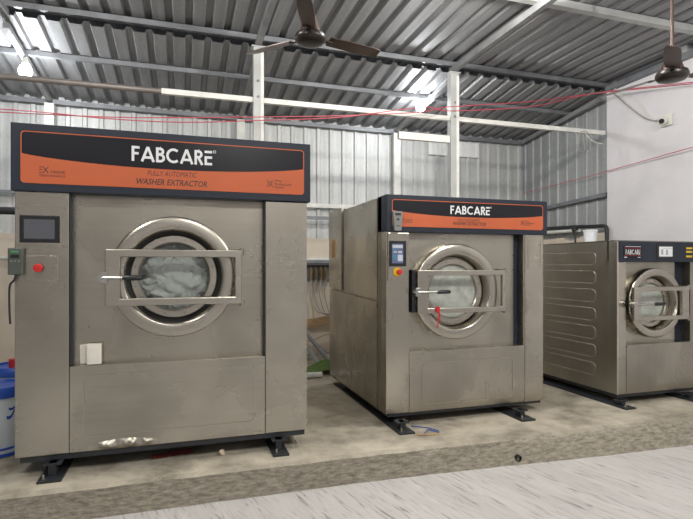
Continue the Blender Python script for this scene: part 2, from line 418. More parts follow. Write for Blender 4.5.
def logo(mb, word, x0, x1, z0, z1, y, thick=.002, gap=.09, tk=T):
    tot = sum(GLYPH[c][0] for c in word) + gap * (len(word) - 1)
    sx = (x1 - x0) / tot; sz = z1 - z0; x = x0; q = 0
    for c in word:
        wd, strokes = GLYPH[c]
        for st in strokes:
            q += 1
            mb.ribbon([(x + p[0] * sx, z0 + p[1] * sz) for p in st], tk * (sx + sz) / 2, y - q * 2e-5, y + thick)
        x += (wd + gap) * sx
    return mb
def text(mb, body, x0, x1, z0, z1, y, shear=0.0, bold=.0):
    """built-in font, fitted to the given rectangle, as thin solid letters"""
    cu = bpy.data.curves.new('lettering', 'FONT'); cu.body = body; cu.shear = shear; cu.extrude = .5; cu.resolution_u = 2; cu.offset = bold
    o = bpy.data.objects.new('lettering', cu); COL.objects.link(o)
    dg = bpy.context.evaluated_depsgraph_get(); me = bpy.data.meshes.new_from_object(o.evaluated_get(dg))
    bpy.data.objects.remove(o); bpy.data.curves.remove(cu)
    vs = [v.co.copy() for v in me.vertices]
    a, b = min(v.x for v in vs), max(v.x for v in vs); c, d = min(v.y for v in vs), max(v.y for v in vs)
    nv = [mb.bm.verts.new((x0 + (v.x - a) / (b - a) * (x1 - x0), y - v.z * .0016, z0 + (v.y - c) / (d - c) * (z1 - z0))) for v in vs]
    for p in me.polygons: mb._f([nv[i] for i in p.vertices])
    bpy.data.meshes.remove(me); return mb

# ================================================================== STRUCTURE
# floor and the raised concrete platform
struct('floor', MB().box(-7, 7.5, -4, 3.55, -.08, 0), 'vinyl')

def platform():
    mb = MB(); bm = mb.bm; xs = [-6 + .035 * i for i in range(int(13.2 / .035))]
    ctl_t = [(-6, 3.38), (-1, 3.365), (.7, 3.36), (1.9, 3.345), (3.2, 3.31), (4.2, 3.285), (7.4, 3.2)]
    ctl_b = [(-6, 3.37), (-.6, 3.37), (1.06, 3.36), (1.9, 3.325), (2.4, 3.29), (3.15, 3.24), (4.1, 3.205), (7.4, 3.1)]
    def ev(c, x):
        for (a, ya), (b, yb) in zip(c, c[1:]):
            if x <= b: return ya + (yb - ya) * (x - a) / (b - a)
        return c[-1][1]
    rows = []
    for x in xs:
        yt, yb = ev(ctl_t, x), ev(ctl_b, x)
        nz = lambda k, sc=5, am=.010: am * noise.noise(Vector((x * sc, k * 3.1, 1.7)))
        col = [(x, yb - .012 + nz(0), -.01), (x, yb + (yt - yb) * .3 - .004 + nz(1), .06), (x, yb + (yt - yb) * .6 + nz(2), .125), (x, yt - .004 + nz(3, 6, .012), .175),
               (x, yt + .022 + nz(4, 6, .012), .197 + nz(8, 5, .004)), (x, yt + .09, .2), (x, 4.2, .2), (x, 7.7, .2)]
        rows.append([bm.verts.new(c) for c in col])
    for a, b in zip(rows, rows[1:]):
        for k in range(7): mb._f([a[k], b[k], b[k + 1], a[k + 1]], k < 5)
    return struct('concrete_platform', mb, 'concrete')
platform()

def corrugated(name, mat, along, x0, x1, place, pitch=.197, h=.03, rib=.05, side=.014, segs=2, thick=.0015):
    """trapezoid sheet; place(u, t, d) -> point; u across, t 0..1 along the ribs, d out of plane"""
    mb = MB(); u = x0; prof = []
    while u < x1:
        prof += [(u, 0), (u + pitch - rib - 2 * side, 0), (u + pitch - rib - side, h), (u + pitch - side, h)]
        # two shallow stiffening lines in each pan
        u += pitch
    prof.append((min(u, x1 + pitch), 0))
    cols = [[mb.bm.verts.new(place(a, t / segs, d)) for t in range(segs + 1)] for a, d in prof]
    for a, b in zip(cols, cols[1:]):
        for k in range(segs): mb._f([a[k], b[k], b[k + 1], a[k + 1]])
    return struct(name, mb, mat)

# back wall: cream masonry below, galvanised sheet above
struct('wall_back', MB().box(-6, 5.9, 7.46, 7.7, .2, 1.93), 'masonry')
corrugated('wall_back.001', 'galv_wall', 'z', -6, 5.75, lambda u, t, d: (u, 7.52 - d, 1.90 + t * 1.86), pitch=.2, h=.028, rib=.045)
# right-hand wall: sheet at the back, white plaster wall nearer the camera
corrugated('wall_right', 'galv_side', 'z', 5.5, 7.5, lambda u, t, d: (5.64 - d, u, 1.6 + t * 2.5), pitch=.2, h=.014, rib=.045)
def white_wall():
    mb = MB(); ys = [-3 + .1 * i for i in range(87)] + [5.6]; zs = [0, .5, 1, 1.5, 2, 2.5, 3, 3.4, 3.9]
    g = [[mb.bm.verts.new((5.57 + .006 * noise.noise(Vector((y * 1.3, z * 1.3, 0))), y + (.012 * noise.noise(Vector((z * 9, 3, 1))) if y > 5.55 else 0), z)) for z in zs] for y in ys]
    b = [[mb.bm.verts.new((5.73, y, z)) for z in zs] for y in ys]
    for i in range(len(ys) - 1):
        for k in range(len(zs) - 1): mb._f([g[i][k], g[i + 1][k], g[i + 1][k + 1], g[i][k + 1]], True); mb._f([b[i][k], b[i][k + 1], b[i + 1][k + 1], b[i + 1][k]])
        mb._f([g[i][-1], g[i + 1][-1], b[i + 1][-1], b[i][-1]])
    for k in range(len(zs) - 1): mb._f([g[-1][k], b[-1][k], b[-1][k + 1], g[-1][k + 1]]); mb._f([g[0][k], g[0][k + 1], b[0][k + 1], b[0][k]])
    return struct('wall_right.001', mb, 'plaster')
white_wall()
struct('wall_right.002', MB().side_plate([(5.61, .2), (7.45, .2), (7.45, 1.93), (6.45, 1.95), (6.42, 1.90), (6.22, 1.90), (6.02, 1.975), (5.61, 1.985)], 5.588, 5.85), 'masonry')
struct('wall_front', MB().box(-6, 5.73, -4.0, -3.85, 0, 4.05), 'plaster')
# roof: a flat front sheet that laps over a lower sheet sloping down to the back wall
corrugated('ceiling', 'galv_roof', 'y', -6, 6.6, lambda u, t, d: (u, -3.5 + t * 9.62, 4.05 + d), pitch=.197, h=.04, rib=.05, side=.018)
def low_sheet(u, t, d):
    y = 5.665 + t * 1.93; return (u, y, 3.925 - .128 * (y - 5.665) + d)
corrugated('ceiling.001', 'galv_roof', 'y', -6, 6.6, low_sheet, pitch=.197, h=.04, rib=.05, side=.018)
struct('trim_1', MB().box(-6, 5.75, 7.40, 7.46, 3.60, 3.655), 'grey_beam')          # eave rail on top of the back wall

# ------------------------------------------------------------------ steel frame
PX = [-1.62, .785, 3.186]
names = {.785: 'pale steel box post rising behind the large left washer', 3.186: 'pale steel box post rising behind the middle washer'}
for x in PX[1:]:
    mb = MB().box(x - .055, x + .055, 5.56, 5.65, .2, 3.9)
    mb.box(x - .075, x + .075, 5.55, 5.66, 3.885, 3.9)
    p = thing('steel_post', (x, 5.6, .2), names[x], 'post', 'steel posts carrying the roof')
    obj('shaft', mb, 'light_beam', p)
    b = MB().box(x + .02, x + .055, 5.555, 5.562, .3, 3.85); obj('flange', b, 'white_pipe', p)
    for z in (3.35, 3.52): obj('bolt', MB().cyl((x - .005, 5.562, z), (x - .005, 5.545, z), .012, n=8), 'grey_beam', p)
clab = ['white wall column above the left end of the large washer banner', 'white wall column just left of the tall post behind the large washer', 'white wall column left of the bright patch sheet on the back wall']
for x, lb in zip(PX, clab):
    solo('wall_column', MB().box(x - .055, x + .055, 7.33, 7.39, .2, 3.59), 'white_pipe', lb, 'column', 'columns against the back wall')
solo('roof_purlin', MB().box(-6, 6.4, 5.60, 5.66, 3.985, 4.04), 'grey_beam', 'dark grey purlin across the roof at the tops of the two tall posts', 'purlin', 'roof purlins')
solo('roof_purlin', MB().box(-6, 5.6, 6.27, 6.32, 3.785, 3.835), 'grey_beam', 'grey purlin halfway down the sloping rear roof, above the light bulbs', 'purlin', 'roof purlins')
solo('roof_purlin', MB().box(-6, 6.4, 3.98, 4.05, 3.975, 4.04), 'light_beam', 'pale purlin nearest the camera at the top right of the roof', 'purlin', 'roof purlins')
rl = ['grey rafter of the flat roof ending at the top left corner', 'grey rafter of the flat roof meeting the tall post behind the large washer', 'grey rafter of the flat roof meeting the tall post behind the middle washer']
for x, lb in zip(PX, rl):
    solo('roof_rafter', MB().box(x - .03, x + .03, -3.4, 5.66, 3.905, 3.975), 'mid_beam', lb, 'rafter', 'rafters of the flat roof')
rl2 = ['sloping rafter of the rear roof above the left light bulb', 'sloping rafter of the rear roof behind the left tall post', 'sloping rafter of the rear roof behind the right light bulb', 'sloping rafter of the rear roof along the top of the side sheet wall']
for x, lb in zip(PX + [5.53], rl2):
    solo('sloping_rafter', MB().bar((x, 5.67, 3.825), (x, 7.39, 3.633), .055, .055), 'mid_beam', lb, 'rafter', 'rafters of the rear roof')
solo('wall_plate_pipe', MB().box(5.50, 5.565, -3, 5.56, 3.905, 3.965), 'grey_beam', 'grey steel rail along the top of the white wall', 'rail')
solo('rail_bracket', MB().box(5.49, 5.575, 4.36, 4.44, 3.967, 4.046), 'light_beam', 'small pale bracket above the rail behind the right fan rod', 'bracket')
# horizontal brace pipes between the posts
def brace(x0, x1, mat, lb, r=.03):
    z = lambda x: 3.318 + .0045 * x
    return solo('brace_pipe', MB().bar((x0, 5.61, z(x0)), (x1, 5.61, z(x1)), .05, .055) if mat == 'white_pipe' else MB().tube([(x0, 5.61, z(x0)), (x1, 5.61, z(x1))], r, 12), mat, lb, 'pipe', 'horizontal pipes between the posts')
brace(-6, -.21, 'brown_pipe', 'grey brown round pipe running behind the left light bulb')
brace(-.21, .73, 'white_pipe', 'white tube left of the tall post behind the large washer')
brace(.84, 3.13, 'white_pipe', 'long white tube between the two tall posts')
brace(3.242, 5.53, 'white_pipe', 'white tube from the right post to the white wall corner')
# wall rails
solo('wall_rail', MB().box(1.2, 3.12, 7.40, 7.455, 2.39, 2.45), 'white_pipe', 'white rail on the back wall between the first two washers', 'rail')
solo('wall_rail', MB().box(1.0, 3.12, 7.25, 7.31, 2.20, 2.245), 'grey_beam', 'dark grey rail just below the white rail between the first two washers', 'rail')
solo('wall_rail', MB().bar((5.585, 5.62, 2.505), (5.585, 7.38, 2.43), .05, .055), 'grey_beam', 'grey rail on the side sheet wall above the rightmost washer', 'rail')
solo('wall_rail', MB().box(-4, -1.7, 7.40, 7.46, 2.43, 2.47), 'grey_beam', 'thin grey rail on the back wall at the left picture edge', 'rail')
solo('water_pipe', MB().cyl((-3.2, 6.5, 2.12), (-.5, 6.5, 2.12), .042, n=16), 'dark_pipe', 'thick black pipe behind the left edge of the large washer', 'pipe')
# short tube and bright sheet on the back wall
t = MB().ring_plate([(2.45, 3.03), (3.125, 3.015), (3.125, 3.10), (2.45, 3.115)], [(2.452, 3.032), (3.123, 3.017), (3.123, 3.098), (2.452, 3.113)], 5.58, 5.64)
t = MB()
t.box(2.45, 3.128, 5.585, 5.59, 3.03, 3.115).box(2.45, 3.128, 5.635, 5.64, 3.03, 3.115).box(2.45, 3.128, 5.59, 5.635, 3.03, 3.036).box(2.45, 3.128, 5.59, 5.635, 3.109, 3.115)
solo('steel_tube', t, 'white_pipe', 'short open white box tube sticking out left from the right post', 'tube')
pb = MB(); n = 26
for i in range(n):
    x = 3.80 + i * .036; zz = .006 * (i % 5 in (0, 1))
    pb.box(x, x + .036, 7.478 - zz, 7.482 - zz, 3.33, 3.58)
solo('patch_sheet', pb, 'galv_patch', 'bright patch of ribbed sheet high on the back wall by the right post', 'sheet')

# ================================================================== LIGHT BULBS
def bulb(x, y, z, top, lb):
    root = thing('light_bulb', (x, y, z - .07), lb, 'light bulb', 'lit bulbs hanging from the roof')
    g = MB().lathe([(.0005, -.062), (.03, -.060), (.052, -.045), (.062, -.015), (.062, .02), (.05, .05), (.034, .066)], (x, y, z), 'Z', 24)
    obj('globe', g, 'bulb', root)
    obj('cap', MB().lathe([(.034, .066), (.036, .07), (.034, .10), (.022, .115), (.02, .15), (.0005, .152)], (x, y, z), 'Z', 20), 'camera_white', root)
    obj('flex', MB().tube(smooth_path([(x, y, z + .15), (x + .012, y, z + (top - z) * .6), (x, y, top)]), .006), 'dark_pipe', root)
    return root
bulb(-1.592, 6.2, 3.575, 3.737, 'lit bulb at top left, above the large washer')
bulb(3.08, 6.295, 3.685, 3.785, 'lit bulb near the right tall post, above the middle washer')

# ================================================================== CEILING FANS
def fan(x, y, z, top, rot, lb):
    root = thing('ceiling_fan', (x, y, z), lb, 'ceiling fan', 'brown ceiling fans')
    obj('rod', MB().cyl((x, y, z + .16), (x, y, top), .013, n=12), 'fan_brown', root)
    obj('canopy', MB().lathe([(.014, .20), (.032, .19), (.046, .155), (.064, .10), (.078, .06), (.083, .04)], (x, y, z), 'Z', 32), 'fan_brown', root)
    obj('motor', MB().lathe([(.080, .042), (.108, .030), (.116, .010), (.114, -.012), (.098, -.030), (.055, -.038), (.0005, -.040)], (x, y, z), 'Z', 40), 'fan_dark', root)
    obj('hanger_cup', MB().lathe([(.013, -.10), (.05, -.09), (.055, -.02), (.05, 0)], (x, y, top), 'Z', 20), 'fan_dark', root)
    for k in range(3):
        a = R(rot + 120 * k); c, s = math.cos(a), math.sin(a)
        mb = MB(); n = 10; cols = []
        for i in range(n + 1):
            r = .15 + (.60 - .15) * i / n; wd = .046 + .01 * math.sin(i / n * 3.1)
            if i == n: wd *= .75
            cols.append([mb.bm.verts.new((x + c * r - s * q * wd, y + s * r + c * q * wd, z + .012 - q * .012 + e)) for q in (-1, -.33, .33, 1) for e in (0, .004)])
        for A, B in zip(cols, cols[1:]):
            for q in range(3):
                mb._f([A[q * 2], B[q * 2], B[q * 2 + 2], A[q * 2 + 2]], True); mb._f([A[q * 2 + 1], A[q * 2 + 3], B[q * 2 + 3], B[q * 2 + 1]], True)
            mb._f([A[0], A[1], B[1], B[0]]); mb._f([A[6], B[6], B[7], A[7]])
        for E in (cols[0], cols[-1]):
            for q in range(3): mb._f([E[q * 2], E[q * 2 + 2], E[q * 2 + 3], E[q * 2 + 1]])
        bl = obj('blade', mb, 'fan_brown', root)
        obj('blade_arm', MB().bar((x + c * .10, y + s * .10, z + .008), (x + c * .19, y + s * .19, z + .008), .03, .006), 'fan_dark', bl)
    return root
fan(.90, 3.68, 3.19, 4.05, 12, 'brown ceiling fan hanging above the gap between the large and middle washers')
fan(3.62, 3.0, 2.985, 4.05, 220, 'brown ceiling fan hanging in front of the white wall')

# ================================================================== WASHERS
def feet(root, plates, y0, y1, zb, legw=.05):
    """skid plate with uprights under a machine"""
    for xa, xb in plates:
        xm = (xa + xb) / 2
        f = obj('skid_plate', MB().box(xa, xb, y0, y1, .2, .214, .002), 'black_steel', root)
        mb = MB().box(xm - .022, xm + .022, y0 + .085, y0 + .145, .214, zb).box(xm - .05, xm + .05, y0 + .08, y0 + .16, zb - .012, zb)
        obj('leg', mb, 'black_steel', f)
        mb = MB().box(xm - .022, xm + .022, y1 - .3, y1 - .24, .214, zb).box(xm - .05, xm + .05, y1 - .31, y1 - .23, zb - .012, zb)
        obj('leg', mb, 'black_steel', f)
        obj('anchor_bolt', MB().cyl((xa + .03, y0 + .035, .214), (xa + .03, y0 + .035, .245), .007, n=10).cyl((xa + .03, y0 + .035, .214), (xa + .03, y0 + .035, .223), .014, n=6), 'chrome', f)

def door(root, cx, cz, yf, Ro, br, oL, oR, barh, knob, grip, glassmat, funnel_shade=True, recess=.09):
    """yf = front of the flange; br = (x0, x1, z0, z1) of the locking frame"""
    k = Ro
    prof = [(k, recess), (k, .006), (k * .99, 0.0), (k * .98, -.003), (k * .93, -.006), (k * .87, -.0075), (k * .81, -.007), (k * .785, -.002), (k * .77, .01), (k * .755, .035), (k * .72, recess), (k * .70, recess + .012)]
    obj('door_flange', MB().lathe(prof, (cx, yf, cz), 'Y', 96), 'steel_bright', root)
    if funnel_shade: obj('funnel_shade', MB().lathe([(k * .768, .014), (k * .75, .04), (k * .712, recess * .75), (k * .692, recess * .85), (k * .705, recess + .01), (k * .772, .03)], (cx, yf, cz), 'Y', 72, True), 'shade_black', root)  # black ring stands in for the dark that the steep funnel mirrors
    d = obj('door', MB().lathe([(k * .70, recess + .015), (k * .70, recess - .022), (k * .685, recess - .028), (k * .585, recess - .028), (k * .565, recess - .02), (k * .56, recess + .015)], (cx, yf, cz), 'Y', 72, True), 'steel_bright', root)
    g = MB().lathe([(k * .57, recess), (k * .57, recess + .006)], (cx, yf, cz), 'Y', 64, False).disc((cx, yf + recess, cz), k * .57).disc((cx, yf + recess + .006, cz), k * .57)
    obj('glass_pane', g, glassmat, d)
    for i in range(12):
        a = 2 * math.pi * (i + .5) / 12; bx, bz = cx + k * .637 * math.cos(a), cz + k * .637 * math.sin(a)
        obj('screw', MB().cyl((bx, yf + recess - .026, bz), (bx, yf + recess - .034, bz), .0065, n=10), 'steel_dark', d)
    x0, x1, z0, z1 = br
    y0, y1 = yf - .055, yf - .022
    fr = MB().ring_plate([(x0, z0), (x1, z0), (x1, z1), (x0, z1)], [(oL, z0 + barh), (oR, z0 + barh), (oR, z1 - barh), (oL, z1 - barh)], y0, y1)
    bmesh.ops.recalc_face_normals(fr.bm, faces=fr.bm.faces); bmesh.ops.bevel(fr.bm, geom=[e for e in fr.bm.edges if e.calc_face_angle(0) > .5], offset=.006, segments=2, affect='EDGES', profile=.5)
    obj('door_bar_frame', fr, 'steel_bright', d)
    for z in (z0 + .01, z1 - .01):
        h = MB().cyl((x1 + .002, yf - .04, z - .025), (x1 + .002, yf - .04, z + .025), .014, n=12).box(x1 - .006, x1 + .03, yf - .03, yf + .085, z - .018, z + .018)
        obj('hinge', h, 'steel_dark', d)
    zc = knob[1]
    obj('latch', MB().cyl((knob[0], y0 + .025, zc), (knob[0], y0 - .035, zc), .026, n=16).box(knob[0] - .014, knob[0] + .028, y0 - .022, y0 + .03, zc - .035, zc + .035, .003).box(knob[0] - .02, knob[0] + .02, yf, yf + recess, zc - .03, zc + .03), 'chrome', d)
    ha = MB().tube([(knob[0], y0 - .028, zc), (grip[0] + .01, y0 - .034, zc)], .0105, 12)
    obj('handle_rod', ha, 'chrome', d)
    gobj = obj('handle_grip', MB().lathe([(.0005, 0), (.013, .004), (.017, .02), (.016, grip[1] - grip[0] - .02), (.012, grip[1] - grip[0] - .004), (.0005, grip[1] - grip[0])], (0, 0, 0), 'Z', 16), 'black_plastic', d)
    for v in gobj.data.vertices:                       # the grip lies along x
        q = Vector(v.co) + Vector(ROOTS[gobj.name]); v.co = Vector((grip[0] + q.z, y0 - .034 + q.y, zc + q.x)) - Vector(ROOTS[gobj.name])
    # drum behind the glass
    dm = MB().lathe([(k * .60, recess + .02), (k * .62, recess + .05), (k * .80, recess + .16), (k * .80, recess + .62), (k * .3, recess + .66), (.0005, recess + .66)], (cx, yf, cz), 'Y', 48)
    obj('wash_drum', dm, 'drum_steel', root)
    return d

def blob(name, cx, cy, cz, r, dep, mat, lb, amp=.10, freq=9, seed=0, flat_top=1.0):
    """crumpled cloth heaped in the drum"""
    b = bmesh.new(); bmesh.ops.create_icosphere(b, subdivisions=6, radius=1)
    mb = MB()
    for v in b.verts:
        p = v.co.normalized()
        q = Vector((p.x * freq * .32 + seed, p.y * freq * .32, p.z * freq * .32))
        fold = 1 - abs(noise.noise(q + Vector((noise.noise(q * .8) * 1.6, 0, 0)))) * 2.2
        fine = noise.noise(q * 3.1) * .35
        d = 1 + amp * (fold - .5 + fine)
        x, y, z = p.x * d * r, p.y * d * dep, p.z * d * r
        if z > 0: z *= flat_top
        y = max(y, -dep)                                # pressed flat against the glass
        rr = math.hypot(x, z)
        if rr > r * 1.0: x *= r / rr; z *= r / rr
        v.co = (cx + x, cy + y, cz + z)
    for f in b.faces: f.smooth = True
    mb.add(b)
    return solo(name, mb, mat, lb, 'laundry')

def banner(hdr, x0, x1, z0, z1, y, lt, lm, lr):
    """printed front of the header: black field, orange band below a sagging curve, thin orange outline"""
    r = .02
    obj('black_field', MB().plate(rrect(x0, x1, z0, z1, r), y - .0015, y), 'gloss_black', hdr)
    # orange band
    ends = [q * r / 6 / (x1 - x0) for q in range(7)]
    ss = ends + [.03 + .94 * q / 36 for q in range(37)] + [1 - q for q in ends[::-1]]
    n = len(ss) - 1; top = []
    for s in ss:
        lin = lt + (lr - lt) * s; sag = (lm - (lt + lr) / 2) * (1 - (2 * s - 1) ** 2) ** .8
        top.append((x0 + (x1 - x0) * s, z1 - (z1 - z0) * (lin + sag)))
    bot = [p for p in rrect(x0, x1, z0, z1, r)[12:]]     # the two bottom corners
    mb = MB()
    lo = []
    for px, pz in top:
        e = 0
        if px - x0 < r: e = r - math.sqrt(max(0, r * r - (r - (px - x0)) ** 2))
        if x1 - px < r: e = r - math.sqrt(max(0, r * r - (r - (x1 - px)) ** 2))
        lo.append((px, z0 + e))
    for i in range(n): mb.plate([lo[i], lo[i + 1], top[i + 1], top[i]], y - .003, y - .0012)
    obj('orange_band', mb, 'orange', hdr)
    obj('outline', MB().ribbon(rrect(x0, x1, z0, z1, r), .006, y - .0032, y - .001, True), 'orange', hdr)

def brand_texts(hdr, y, fab, fa, wa, ex, hp):
    mb = logo(MB(), 'FABCARE', *fab, y)
    rg = (fab[3] - fab[2]) * .085
    mb.ribbon(arc(fab[1] + rg * 1.9, fab[3] - rg * .6, rg, rg, 0, 345, 12), rg * .35, y - .001, y + .001, True)
    obj('brand_lettering', mb, 'white_letter', hdr)
    obj('caption', text(MB(), 'FULLY AUTOMATIC', *fa, y, .22), 'black_letter', hdr)
    obj('caption', text(MB(), 'WASHER EXTRACTOR', *wa, y, .22, .014), 'black_letter', hdr)
    x0, x1, z0, z1 = ex; h = z1 - z0; wdt = x1 - x0
    mb = MB(); logo(mb, 'eX', x0, x0 + wdt * .36, z0 + h * .36, z1, y, gap=.02, tk=.13)
    text(mb, 'TREME', x0 + wdt * .41, x1, z0 + h * .36, z0 + h * .62, y)
    text(mb, 'PERFORMANCE', x0 + wdt * .02, x1, z0, z0 + h * .2, y)
    obj('slogan', mb, 'black_letter', hdr)
    x0, x1, z0, z1 = hp; h = z1 - z0; wdt = x1 - x0
    mb = MB(); s = wdt * .25; zc = (z0 + z1) / 2
    for a in range(4):
        for q in (-1, 1):
            ox, oz = ((-1, -1), (1, -1), (1, 1), (-1, 1))[a]
            px, pz = x0 + s / 2 + ox * s / 2, zc + oz * s / 2
            mb.ribbon([(px, pz), (px - ox * s * .25, pz)] if q > 0 else [(px, pz), (px, pz - oz * s * .25)], .003, y - .001, y + .001)
    mb.ribbon(arc(x0 + s / 2, zc, s * .28, s * .28, 0, 345, 18), .005, y - .001, y + .001, True)
    text(mb, 'Heavy', x0 + wdt * .33, x0 + wdt * .62, z0 + h * .70, z1, y)
    text(mb, 'Professional', x0 + wdt * .33, x1, z0 + h * .36, z0 + h * .64, y)
    text(mb, 'Laundry', x0 + wdt * .33, x0 + wdt * .72, z0, z0 + h * .30, y)
    obj('badge', mb, 'black_letter', hdr)

def screws(parent, pts, y, r=.006):
    for x, z in pts: obj('screw', MB().cyl((x, y + .001, z), (x, y - .003, z), r, n=8), 'steel_dark', parent)

# ---------------------------------------------------------------- large washer on the left
w1 = thing('washer_extractor', (-.06, 4.4, .2), 'largest steel washer extractor, at the left of the row, full of white linen', 'washing machine', 'washer extractors in a row')
Y = 3.60
mb = MB().box(-.975, -.965, Y + .10, 5.25, .325, 2.36).box(.845, .855, Y + .10, 5.25, .325, 2.36).box(-.965, .845, 5.24, 5.25, .325, 2.36).box(-.975, .855, Y + .02, 5.25, 2.36, 2.37)
mb.box(-.684, .552, Y + .10, Y + .115, 1.97, 2.36)
obj('body', mb, 'steel_v', w1)
obj('base_frame', MB().box(-.955, .84, Y + .012, 5.25, .288, .325), 'black_steel', w1)
col = obj('control_column', MB().box(-.982, -.684, Y, Y + .11, .325, 1.968, .004), 'steel_h', w1)
obj('side_column', MB().box(.556, .855, Y, Y + .11, .325, 1.962, .004), 'steel_h', w1)
sc_ = [c for c in w1.children if c.name.startswith('side_column')][0]
obj('pressed_panel', MB().ribbon(rrect(.655, .772, 1.436, 1.807, .012), .005, Y - .003, Y + .001, True), 'steel_bright', sc_)
fp = MB(); panel_hole(fp, -.684, .556, .86, 1.972, Y + .085, -.052, 1.436, .29)
pan = obj('door_panel', fp, 'steel_h', w1)
screws(pan, [(-.585, 1.69), (-.585, 1.11), (.505, 1.72), (.505, 1.12), (-.56, .90), (-.2, .895), (.2, .895)], Y + .085)
low = obj('lower_panel', MB().box(-.681, .553, Y, Y + .105, .325, .872, .004), 'steel_h', w1)
obj('pressed_panel', MB().ribbon(rrect(-.60, .486, .419, .808, .05), .007, Y - .005, Y + .001, True), 'steel_bright', low)
screws(low, [(-.66, .345), (-.62, .345), (-.2, .345), (.2, .345), (.52, .345)], Y)
dl = MB(); rows = []
for i in range(49):                                        # dented lower lip
    a = i / 48; x = -.575 + .42 * a; row = []
    for k in range(7):
        b_ = k / 6; tp = math.sin(math.pi * b_) * min(1, 5 * a, 5 * (1 - a))
        n_ = noise.noise(Vector((x * 17, b_ * 1.3, 4))) + .5 * noise.noise(Vector((x * 40, b_ * 3, 9)))
        row.append(dl.bm.verts.new((x, Y - .0008 - tp * max(0, .012 + .022 * n_), .327 + .062 * b_ * (.55 + .45 * math.sin(math.pi * a)))))
    rows.append(row)
for A, B in zip(rows, rows[1:]):
    for k in range(6): dl._f([A[k], B[k], B[k + 1], A[k + 1]], True)
obj('dented_lip', dl, 'steel_bright', low, 80)
obj('dark_slot', MB().box(-.6835, -.678, Y + .006, Y + .084, .875, 1.967), 'navy', w1)
obj('dark_slot', MB().box(.550, .5555, Y + .006, Y + .084, .875, 1.967), 'navy', w1)
# control column fittings
obj('cover_seam', MB().ribbon([(-.972, 1.885), (-.694, 1.885)], .003, Y - .001, Y + .002), 'steel_dark', col)
obj('screen_surround', MB().ring_plate(rrect(-.968, -.722, 1.638, 1.838, .012), rrect(-.955, -.733, 1.649, 1.822, .004), Y - .006, Y + .001), 'steel_bright', col)
scr = obj('touchscreen', MB().box(-.953, -.735, Y - .008, Y + .002, 1.651, 1.820, .002), 'black_plastic', col)
obj('emergency_button', MB().lathe([(.0005, -.036), (.022, -.034), (.026, -.028), (.026, -.020), (.018, -.014), (.018, 0)], (-.85, Y - .004, 1.494), 'Y', 24), 'red_plastic', col)
obj('button_plate', MB().box(-.935, -.742, Y - .005, Y + .001, 1.41, 1.572, .004), 'steel_h', col)
obj('plate_edge', MB().ribbon(rrect(-.937, -.740, 1.408, 1.574, .012), .005, Y - .0065, Y + .001, True), 'steel_bright', col)
screws(col, [(-.965, 1.865), (-.71, 1.865), (-.965, 1.64), (-.712, 1.63), (-.965, 1.385), (-.712, 1.378)], Y)
obj('dim_display', MB().box(-.930, -.762, Y - .0092, Y - .007, 1.675, 1.795), 'dim_screen', col)
h1 = obj('header', MB().box(-1.0, .878, Y - .018, Y + .30, 1.968, 2.385, .006), 'navy', w1)
banner(h1, -.942, .826, 2.02, 2.334, Y - .018, .43, .60, .42)
brand_texts(h1, Y - .021, (-.316, .190, 2.190, 2.288), (-.220, .092, 2.100, 2.134), (-.288, .158, 2.040, 2.080), (-.845, -.700, 2.060, 2.122), (.563, .735, 2.052, 2.118))
door(w1, -.052, 1.436, Y - .002, .402, (-.471, .383, 1.25, 1.614), -.38, .339, .048, (-.482, 1.430), (-.368, -.243), 'glass')
feet(w1, [(-.833, -.70), (.588, .70)], 3.465, 5.2, .29)
blob('laundry', -.052, 3.60 + .30, 1.415, .255, .19, 'linen', 'white linen heaped behind the round glass of the largest washer', .16, 9, 2.3, .92)

# ---------------------------------------------------------------- middle washer
w2 = thing('washer_extractor', (2.34, 4.65, .2), 'medium steel washer extractor in the middle of the row with a lit screen', 'washing machine', 'washer extractors in a row')
Y = 3.85; x0, x1 = 1.573, 3.105
mb = MB().box(x0 + .012, x0 + .02, Y + .18, 5.50, .30, 2.085).box(x1 - .01, x1, Y + .18, 5.50, .30, 2.085).box(x0 + .012, x1, 5.49, 5.50, .30, 2.085).box(x0 + .012, x1, Y + .18, 5.50, 2.08, 2.09)
mb.box(x0, x0 + .02, Y + .10, Y + .185, .30, 2.08).box(x0, x1, Y + .10, Y + .115, 1.80, 2.08)
obj('body', mb, 'steel_dark', w2)
obj('base_frame', MB().box(x0 + .02, x1 - .02, Y + .012, 5.48, .272, .30), 'black_steel', w2)
obj('side_panel', MB().side_plate([(Y + .195, 1.222), (4.966, 1.252), (4.966, 2.082), (Y + .195, 2.082)], x0 - .002, x0 + .012), 'steel_v', w2)
rp = obj('side_panel', MB().side_plate([(5.035, 1.262), (5.50, 1.276), (5.50, 2.11), (5.035, 2.11)], x0 - .012, x0 + .012), 'steel_v', w2)
lp = obj('side_panel', MB().side_plate([(Y + .195, .302), (5.50, .302), (5.50, 1.256), (Y + .195, 1.202)], x0 - .004, x0 + .012), 'steel_v', w2)
obj('sticker', MB().box(x0 - .014, x0 - .011, 5.26, 5.385, 1.60, 1.795), 'sticker', rp)
for yy in (4.35, 4.65, 4.85): obj('pressed_rib', MB().box(x0 - .0065, x0 - .002, yy, yy + .006, .34, 1.15), 'steel_v', lp)
col = obj('control_column', MB().box(x0 + .001, 1.778, Y, Y + .19, .30, 1.79, .004), 'steel_h', w2)
side = obj('side_column', MB().box(2.911, x1, Y, Y + .11, .295, 1.79, .004), 'steel_h', w2)
obj('pressed_panel', MB().ribbon(rrect(2.945, 3.075, 1.49, 1.757, .008), .005, Y - .003, Y + .001, True).ribbon([(2.93, 1.275), (3.075, 1.275)], .005, Y - .003, Y + .001).ribbon([(2.93, 1.082), (2.93, 1.22)], .004, Y - .003, Y + .001), 'steel_bright', side)
